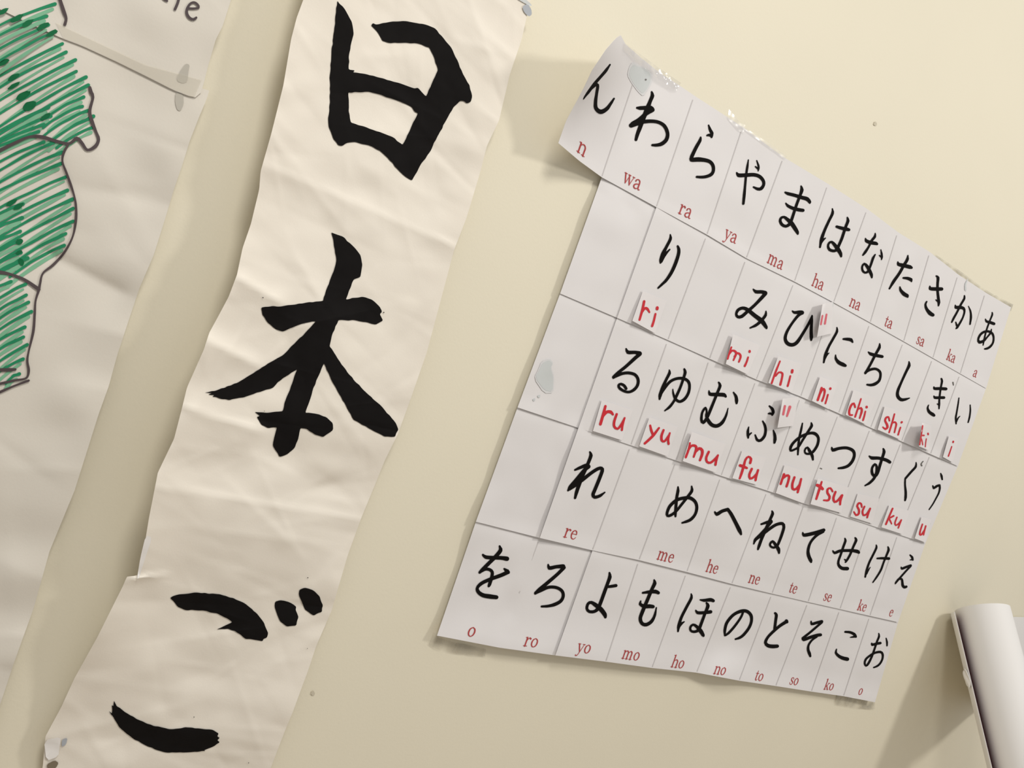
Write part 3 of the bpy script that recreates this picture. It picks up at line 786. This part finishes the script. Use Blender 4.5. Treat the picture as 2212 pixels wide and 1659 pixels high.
# --- small red printed romaji, a serif letter set (x height 1, y up)
SERIF = {
    'n': (1.15, '.25,0,.17 .25,.5,.17 .25,.95,.17;.06,.95,.08 .25,.97,.1;.28,.72,.07 .48,.93,.1 .72,.95,.13 .88,.76,.17 .88,.4,.17 .88,0,.17;.05,.03,.07 .46,.03,.07;.68,.03,.07 1.08,.03,.07'),
    'm': (1.72, '.25,0,.17 .25,.5,.17 .25,.95,.17;.06,.95,.08 .25,.97,.1;.28,.72,.07 .45,.93,.1 .66,.95,.13 .8,.76,.17 .8,.4,.17 .8,0,.17;.84,.72,.07 1.02,.93,.1 1.22,.95,.13 1.36,.76,.17 1.36,.4,.17 1.36,0,.17;.05,.03,.07 .46,.03,.07;.62,.03,.07 1.0,.03,.07;1.18,.03,.07 1.56,.03,.07'),
    'h': (1.15, '.25,0,.17 .25,.8,.17 .25,1.5,.17;.05,1.48,.08 .25,1.5,.1;.28,.72,.07 .48,.93,.1 .72,.95,.13 .88,.76,.17 .88,.4,.17 .88,0,.17;.05,.03,.07 .46,.03,.07;.68,.03,.07 1.08,.03,.07'),
    'r': (.85, '.25,0,.17 .25,.5,.17 .25,.95,.17;.06,.95,.08 .25,.97,.1;.3,.62,.07 .42,.86,.09 .58,.95,.12 .7,.86,.2;.05,.03,.07 .5,.03,.07'),
    'a': (1.0, '.2,.74,.18 .24,.88,.1 .45,.98,.09 .66,.9,.14 .73,.65,.17 .73,.2,.17 .84,.05,.12 .98,.1,.07;.72,.58,.07 .42,.5,.1 .17,.33,.16 .17,.13,.16 .36,.02,.12 .58,.08,.08 .72,.26,.07'),
    'w': (1.42, '.14,.95,.15 .3,.45,.16 .44,.03,.12;.44,.03,.08 .58,.45,.07 .7,.9,.07;.66,.95,.14 .82,.45,.16 .98,.03,.12;.98,.03,.08 1.12,.5,.07 1.27,.95,.07;0,.96,.07 .34,.96,.07;.52,.96,.07 .86,.96,.07;1.1,.96,.07 1.4,.96,.07'),
    'y': (1.0, '.15,.95,.15 .33,.5,.16 .52,.06,.12;.86,.95,.07 .68,.45,.08 .52,.03,.09 .4,-.28,.08 .24,-.42,.09 .12,-.36,.15;0,.96,.07 .36,.96,.07;.66,.96,.07 1.0,.96,.07'),
    't': (.72, '.34,1.32,.07 .33,1.0,.14 .33,.5,.17 .33,.18,.17 .42,.04,.12 .58,.05,.08 .66,.2,.07;.08,.95,.08 .62,.95,.08'),
    's': (.82, '.66,.74,.08 .6,.92,.08 .4,.98,.1 .2,.85,.14 .28,.6,.16 .52,.46,.16 .68,.27,.15 .56,.06,.1 .36,.02,.09 .17,.1,.08 .12,.28,.08'),
    'k': (1.1, '.25,0,.17 .25,.8,.17 .25,1.5,.17;.05,1.48,.08 .25,1.5,.1;.32,.42,.07 .58,.68,.08 .82,.93,.07;.48,.58,.14 .68,.3,.17 .88,.04,.14;.05,.03,.07 .46,.03,.07;.68,.03,.07 1.08,.03,.07;.64,.96,.07 1.0,.96,.07'),
    'e': (.92, '.18,.56,.07 .5,.57,.07 .78,.58,.07;.78,.58,.13 .72,.85,.13 .48,.97,.09 .23,.82,.14 .15,.5,.17 .24,.16,.14 .5,.02,.1 .7,.09,.08 .82,.27,.07'),
    'o': (1.0, '.5,.98,.08 .24,.82,.14 .15,.5,.18 .24,.18,.14 .5,.02,.08 .76,.18,.14 .85,.5,.18 .76,.82,.14 .5,.98,.08'),
}
ROM = """1 n 1257.9 322.3;1 wa 1366 392;1 ra 1481 457;1 ya 1579 511;1 ma 1675.7 566;1 ha 1767.4 613.5;1 na 1847.5 657.7;1 ta 1919.5 699;1 sa 1988.6 737.7;1 ka 2055 773;1 a 2107 807
4 re 1233.3 1153.4;4 me 1438.6 1203;4 he 1539 1228.5;4 ne 1630 1252.5;4 te 1713.5 1273;4 se 1788.2 1291;4 ke 1862.7 1312;4 e 1925.6 1324.4
5 o 1019.2 1365;5 ro 1148 1387.5;5 yo 1262 1401;5 mo 1363.8 1416;5 ho 1465 1434;5 no 1556 1448.8;5 to 1640 1462.5;5 so 1716 1471.8;5 ko 1791.4 1483;5 o 1859.4 1494"""
XH = .133
first_o = True
for item in ROM.replace('\n', ';').split(';'):
    r, txt, px, py = item.split()
    r = int(r)
    q = back(float(px), float(py))
    wtot = sum(SERIF[c][0] for c in txt) * XH
    par, hh = (left5, HU[r]) if (txt == 'ro' or (txt == 'o' and first_o and r == 5)) else (strips[r], HS[r])
    if txt == 'o':
        first_o = False
    # the baseline follows the row's printed grid
    a, b = back(*G[r][4]), back(*G[r][9])
    sl_ = (b[1] - a[1]) / (b[0] - a[0])
    if txt == 'n':
        sl_ = .16
    bm = bmesh.new()
    x = q[0] - wtot / 2
    for c in txt:
        adv, s = SERIF[c]
        for i, st in enumerate(parse(s)):
            def put(gx, gy, e=i * .0003):
                u = x + gx * XH
                v = q[1] + XH / 2 - gy * XH + (u - q[0]) * sl_
                pp = photo(u, v)
                return world(place(pp[0], pp[1], hh, DZ + e))
            stroke_into(bm, st, put, .12)
        x += adv * XH
    fix_normals(bm)
    link('printed_romaji', bm, M_RED, par, 'red printed letters ' + txt)

# --- glued paper slips with handwritten red romaji: name|row|lift|corners TL TR BR BL (photo)|crop|strokes
SLIPS = """
ri|2|.05|1389,628 1440,650 1415,720 1366,693|1380,480,5.53|65,945,30 45,1040,30 10,1165,26;35,1080,24 70,1030,30 100,1032,32 128,1075,20;200,1095,24 180,1180,26 160,1240,28;222,1020,34 220,1036,34
mi|2|.13|1584,722 1642,746 1615,809 1568,786|1280,730,5.53|1660,110,20 1635,180,22 1615,250,22;1630,200,18 1670,150,24 1710,165,28 1715,195,26 1685,265,20;1695,220,18 1735,180,24 1765,200,26 1770,230,24 1750,285,22;1860,230,20 1845,280,22 1820,335,26;1878,155,26 1878,165,28
hi|2|.12|1681.5,769 1732,786 1710,848 1660,827|1560,640,6.9125|865,970,24 800,1130,30 740,1300,28;800,1190,24 850,1135,26 900,1150,32 895,1220,30 870,1320,34;1020,1190,26 1000,1270,28 980,1340,30;1050,1105,38 1045,1135,38
ni|2|.07|1772,813 1810,827 1790,884 1754,866|1720,640,5.53|305,1095,28 285,1160,26 258,1240,28;280,1180,20 315,1110,28 340,1120,28 335,1180,22 310,1250,24;380,1175,20 365,1230,20 350,1280,20;410,1100,28 408,1106,28
chi|2|.05|1844,842 1894,860 1870,917 1827,896|1720,640,5.53|705,1325,22 690,1280,24 660,1300,26 635,1365,26 640,1415,26 672,1418,20;775,1225,18 740,1335,20 705,1440,22;735,1350,18 775,1335,26 785,1370,26 760,1455,20;828,1375,18 815,1430,20 800,1480,22;843,1320,28 843,1326,28
shi|2|.05|1911.5,877 1968,896 1943,949 1896,928|1892,780,6.9125|205,890,24 190,835,26 155,845,30 140,890,30 165,940,34 175,985,36 145,1015,32 105,985,20;280,790,22 245,920,26 200,1065,24;240,930,20 285,910,26 308,940,26 295,1000,24 280,1065,22;370,990,22 350,1050,22 335,1100,24;390,910,30 385,918,28
ki|2|.42|1992,913 2013,919 2007,973 1985,964|1892,780,6.9125|700,965,20 685,1070,22 655,1250,22;720,1110,24 680,1110,24;668,1130,18 690,1190,20 700,1250,18;755,1160,16 745,1220,16 740,1280,16;780,1080,26 782,1095,26
i|2|.06|2050,941 2071,948 2058,999 2037,987|1892,780,6.9125|1135,1275,16 1110,1350,18 1085,1420,20;1158,1200,26 1155,1212,26
ru|3|.04|1300,864 1367,886 1343,951 1281,931|1280,730,5.53|155,815,30 130,910,34 95,1030,34;120,940,30 170,885,36 220,885,38 245,915,24;290,910,28 260,1000,30 262,1060,30 300,1085,28 340,1040,26 385,955,22;385,960,18 360,1040,26 352,1100,26
yu|3|.05|1403,901 1463.5,922.6 1442,986 1381,964|1280,730,5.53|690,1045,24 702,1100,30 720,1150,28;795,1075,24 730,1160,32 670,1220,30 625,1260,28;850,1100,26 825,1170,30 830,1225,30 860,1235,26 895,1190,24 925,1140,18;925,1135,20 905,1210,26 910,1265,28
mu|3|.11|1495,933 1567.5,959 1546,1021 1475,996|1280,730,5.53|1165,1255,22 1150,1330,26 1115,1425,28;1140,1350,24 1180,1290,28 1230,1290,32 1240,1325,30 1210,1420,24;1225,1370,24 1275,1320,34 1310,1340,34 1310,1390,32 1285,1460,28;1390,1360,28 1360,1430,28 1370,1480,28 1410,1490,28 1460,1450,26 1500,1400,20;1500,1400,22 1480,1460,28 1470,1515,28
fu|3|.03|1603.5,973 1655,990 1634,1047 1582,1033|1580,850,5.53|225,830,30 235,780,30 205,755,24 170,790,26 145,880,30 120,960,30 100,1015,24;105,860,34 140,870,34 185,890,28;245,900,28 215,970,28 225,1015,30 265,1000,26 310,950,24;320,915,26 300,980,28 290,1035,28
nu|3|.03|1695,1004 1753.6,1022 1734,1087 1676,1065|1580,850,5.53|630,965,30 610,1020,26 590,1080,28;610,1020,22 660,980,28 690,990,30 680,1050,26 660,1110,28;755,1000,26 730,1080,28 735,1140,30 775,1140,28 820,1080,22;835,1020,24 815,1100,28 793,1180,26
tsu|3|.10|1767,1033 1833,1052.5 1817,1108 1751,1089|1580,850,5.53|1080,1055,22 1050,1150,30 1015,1260,26;1025,1095,36 1060,1110,38 1090,1140,34;1210,1170,22 1185,1130,22 1150,1145,26 1150,1190,28 1175,1230,28 1160,1275,26 1105,1275,20;1245,1175,26 1220,1250,28 1235,1295,28 1275,1275,26 1320,1215,22;1325,1215,26 1305,1275,26 1300,1325,24
su|3|.02|1853,1066 1899,1077 1884,1131 1837,1116|1820,940,6.9125|290,1075,24 280,1025,28 245,1015,30 220,1060,30 245,1110,32 245,1170,32 205,1195,30 172,1145,22;330,1065,26 300,1140,28 315,1195,30 360,1180,26 405,1110,24;415,1095,28 390,1160,28 370,1230,26
ku|3|.04|1921,1091 1965,1103.5 1949,1154 1904,1139|1820,940,6.9125|750,1095,26 700,1210,26 650,1330,28;765,1205,26 710,1235,24 680,1250,20;695,1240,22 720,1290,22 735,1325,18;815,1225,20 785,1310,22 800,1345,24 840,1320,20 880,1265,18;880,1265,22 855,1330,22 835,1385,22
u|3|.06|1991,1116 2012,1122 1999,1172 1976,1163|1820,940,6.9125|1195,1330,22 1165,1420,24 1155,1480,28 1180,1485,26 1230,1410,22;1245,1355,22 1225,1430,22 1212,1490,20
voiced mark|2|.30|1777,657 1799,652 1797,720 1765,728|1560,640,6.9125|1500,290,24 1475,420,26;1560,270,26 1535,410,30
voiced mark|3|.24|1691,861 1725,857 1713,920 1679.5,924|1580,850,5.53|640,150,26 620,250,26;700,160,34 665,270,22
"""
for ln in SLIPS.strip().split('\n'):
    nm, r, lift, cor, org, st = ln.split('|')
    r, lift = int(r), float(lift)
    c = [tuple(float(z) for z in p.split(',')) for p in cor.split()]
    ox, oy, k = (float(z) for z in org.split(','))
    q = [back(*p) for p in c]
    uL, uR = (q[0][0] + q[3][0]) / 2, (q[1][0] + q[2][0]) / 2
    vT, vB = (q[0][1] + q[1][1]) / 2, (q[2][1] + q[3][1]) / 2

    def hf(u, v, r=r, lift=lift, uL=uL, uR=uR, vT=vT, vB=vB):
        s = min(1.3, max(0.0, (u - uL) / (uR - uL)))
        t = min(1.0, max(0.0, (v - vT) / (vB - vT)))
        return HS[r](u, v) + .010 + lift * .62 * (1 - min(1, s)) ** 1.7 * (.5 + .5 * t) + .015 * t * (1 + lift * 3)
    sl0 = link('label_slip', sheet_bm([c[0], c[1]], [c[3], c[2]], [c[0], c[3]], [c[1], c[2]], 12, 12, hf), M_SLIP, chart, 'glued white paper slip reading ' + nm if 'mark' not in nm else 'small glued paper slip with two pink strokes', thick=.00015)
    link('handwritten_letters', ink_bm(parse(st), ox, oy, k, hf, .006), M_PINK if 'mark' in nm else M_PEN, sl0, 'handwritten red letters' if 'mark' not in nm else 'two faded red strokes')

# --- stains and tape on the chart
for pl, par, r, m_ in (
        (cp('930,330 1000,360 1060,370 1130,430 1140,520 1100,610 1040,680 980,620 920,540 880,460 890,380', 1200, 80, 5.53), strips[1], 1, M_TACK),
        (cp('360,890 420,860 450,890 430,930 455,1000 450,1130 380,1120 300,1010 340,940', 1080, 560, 3.95), blank3, 3, M_TACK),
        (cp('280,1195 300,1185 300,1205 285,1212', 1080, 560, 3.95), blank3, 3, M_TACK),
        (cp('320,1165 345,1155 340,1180 325,1180', 1080, 560, 3.95), blank3, 3, M_TACK),
        ([(1796, 652), (1801, 652), (1800, 662), (1797, 667), (1795, 660)], strips[2], 2, M_TACK),
        ([(2089, 605), (2091, 603), (2087, 615), (2088, 627), (2084, 626), (2084, 614)], strips[1], 1, M_TACK),
        ([(2004, 1120), (2011, 1130), (2008, 1135), (2004, 1134)], strips[3], 3, M_TACK)):
    cx_, cy_ = sum(p[0] for p in pl) / len(pl), sum(p[1] for p in pl) / len(pl)
    big = [(cx_ + (p[0] - cx_) * (1.16 + .06 * math.sin(i * 2.4)), cy_ + (p[1] - cy_) * (1.14 + .07 * math.cos(i * 1.9))) for i, p in enumerate(pl)]
    o_ = link('tack_stain', blot_bm(big, [], HS[r], .007, 5), M_TACK_L, par, 'grey tack stain')
    link('stain_core', blot_bm(pl, [], HS[r], .009, 5), m_, par)
link('pin_dot', blot_bm(cp('1070,500 1085,498 1092,510 1082,520 1070,514', 1200, 80, 5.53), [], HS[1], .016, cut=False), M_GREY, strips[1])


def tape(poly_top, poly_bot, m_, label, hf=None, n=24, crk=1.0):
    hf = hf or (lambda u, v: HS[1](u, v) + .012 + .02 * crk + crk * (.034 * vnoise(u * 7, v * 7) + .016 * vnoise(u * 19, v * 21)))
    return link('clear_tape', sheet_bm(poly_top, poly_bot, [poly_top[0], poly_bot[0]], [poly_top[-1], poly_bot[-1]], n, 10, hf), m_, chart, label)


tape([(1350, 92), (1386, 119), (1428, 150), (1471, 179)], [(1347, 108), (1375, 134), (1418, 168), (1461, 196)], M_TAPE, 'crinkled shiny clear tape on the top edge', n=60, crk=1.9)
tape([(1575, 236), (1600, 266), (1610, 270)], [(1572, 256), (1594, 282), (1606, 288)], M_TAPE, 'clear tape on the top edge', crk=.22)
tape([(1604, 272), (1650, 302), (1700, 338)], [(1604, 277), (1649, 311), (1695, 344)], M_TAPE, 'clear tape on the top edge', crk=.22)
hw = lambda u, v: .022 + .012 * vnoise(u * 8, v * 8)
tape([(2150, 637), (2168, 647), (2189, 658)], [(2152, 648), (2170, 662), (2184, 672)], M_TAPE_D, 'dirty tape at the top right corner', hw, 10)
tape([(2020, 549), (2075, 586), (2120, 620), (2152, 640)], [(2020, 553), (2074, 593), (2118, 626), (2150, 646)], M_TAPE_D, 'dirty tape along the top edge', hw, 16)
tape([(937, 1365), (944, 1376), (980, 1388), (1050, 1402)], [(926, 1392), (945, 1404), (985, 1412), (1048, 1418)], M_TAPE_D, 'dirty tape at the lower left corner', hw, 14)
tape([(1808, 1502), (1845, 1508), (1890, 1517)], [(1804, 1522), (1850, 1530), (1890, 1532)], M_TAPE_D, 'dirty tape at the lower right corner', hw, 14)

# ------------------------------------------------------------------ curled poster at the lower right
poster = thing('curled_poster', 'white poster curling off the wall into a loose roll, lower right corner', 'poster', world((14.2, 10.5, -.8)))
NV = 40
LEAN = .66                                   # the roll leans out from the wall towards its lower end
AX = np.array([.02, 1.0, LEAN])
AX = AX / np.linalg.norm(AX)
E1 = np.array([1.0, 0, 0])
E2 = np.array([0, -LEAN, 1.0]) / math.hypot(1, LEAN)     # away from the wall, square to the roll
TOP = np.array([12.74, 6.02, .66])           # u, v, height of the axis at the top end
RLEN, RAD = 7.0, .505


def on_roll(s, r, a):
    q = TOP + AX * s + r * (math.cos(a) * E1 + math.sin(a) * E2)
    return world((q[0], q[1], -max(.015, q[2])))


def grid_mesh(rows):
    bm = bmesh.new()
    vv = [[bm.verts.new(p) for p in r] for r in rows]
    for j in range(len(vv) - 1):
        for i in range(len(vv[0]) - 1):
            bm.faces.new((vv[j][i], vv[j + 1][i], vv[j + 1][i + 1], vv[j][i + 1]))
    return bm


A0 = -math.pi * .5
rows = []
for j in range(NV + 1):
    row = []
    for k in range(97):
        t = k / 96
        row.append(on_roll(-.38 + (RLEN + .38) * j / NV, RAD * (1 - .18 * max(0, t - .3)), A0 - 2 * math.pi * 1.5 * t))
    rows.append(row)
roll = link('paper_roll', grid_mesh(rows), M_POSTER, poster, 'white back of the rolled sheet', thick=.0003)
# the part of the sheet still fixed to the wall at the right of the roll's top end
rows = []
for j in range(9):
    s_ = -.3 + 2.2 * j / 8
    row = []
    for k in range(25):
        t = k / 24
        q = TOP + AX * s_ - RAD * E2
        u = q[0] + (21.5 - q[0]) * t
        row.append(world((u, q[1] + (5.92 + s_ * (1 - .35 * t) - q[1]) * smooth(0, .35, t), -(max(.02, q[2]) * (1 - smooth(0, .3, t)) + .05 * smooth(0, .3, t)))))
    rows.append(row)
link('fixed_edge', grid_mesh(rows), M_POSTER, poster, 'edge of the sheet still fixed to the wall', thick=.0003)
# loose outer edge standing off the roll on its left
rows = []
for j in range(NV + 1):
    row = []
    for k in range(15):
        t = k / 14
        row.append(on_roll(-.30 + (RLEN + .3) * j / NV, RAD + .05 + .09 * t ** 1.5, A0 - t * math.pi * .36))
    rows.append(row)
flap = link('loose_edge', grid_mesh(rows), [M_POSTER, M_MAROON], poster, 'loose outer edge of the sheet with dark red print inside')
md = flap.modifiers.new('thickness', 'SOLIDIFY')
md.thickness = .0006
md.offset = 1
md.material_offset = 1
# a crumpled bit of white tape on that edge
best = None
for i in range(80):
    for k in range(12):
        s_, a = .3 + i * .05, A0 - math.pi * (.20 + .014 * k)
        q = TOP + AX * s_ + (RAD + .15) * (math.cos(a) * E1 + math.sin(a) * E2)
        x, y = photo(q[0], q[1], -q[2])
        d = (x - 2092) ** 2 + (y - 1466) ** 2
        if best is None or d < best[0]:
            best = (d, s_, a)
_, s_, a0 = best
rows = []
for j in range(13):
    row = []
    for k in range(9):
        w = math.sin(math.pi * j / 12) ** .5
        row.append(on_roll(s_ + .34 * (j / 12 - .5), RAD + .16 + .010 * math.sin(k * .9 + j * .5), a0 + (.02 + .26 * w) * (k / 8 - .35)))
    rows.append(row)
link('tape_scrap', grid_mesh(rows), M_WHITE, poster, 'scrap of white tape on the loose edge', thick=.0008)
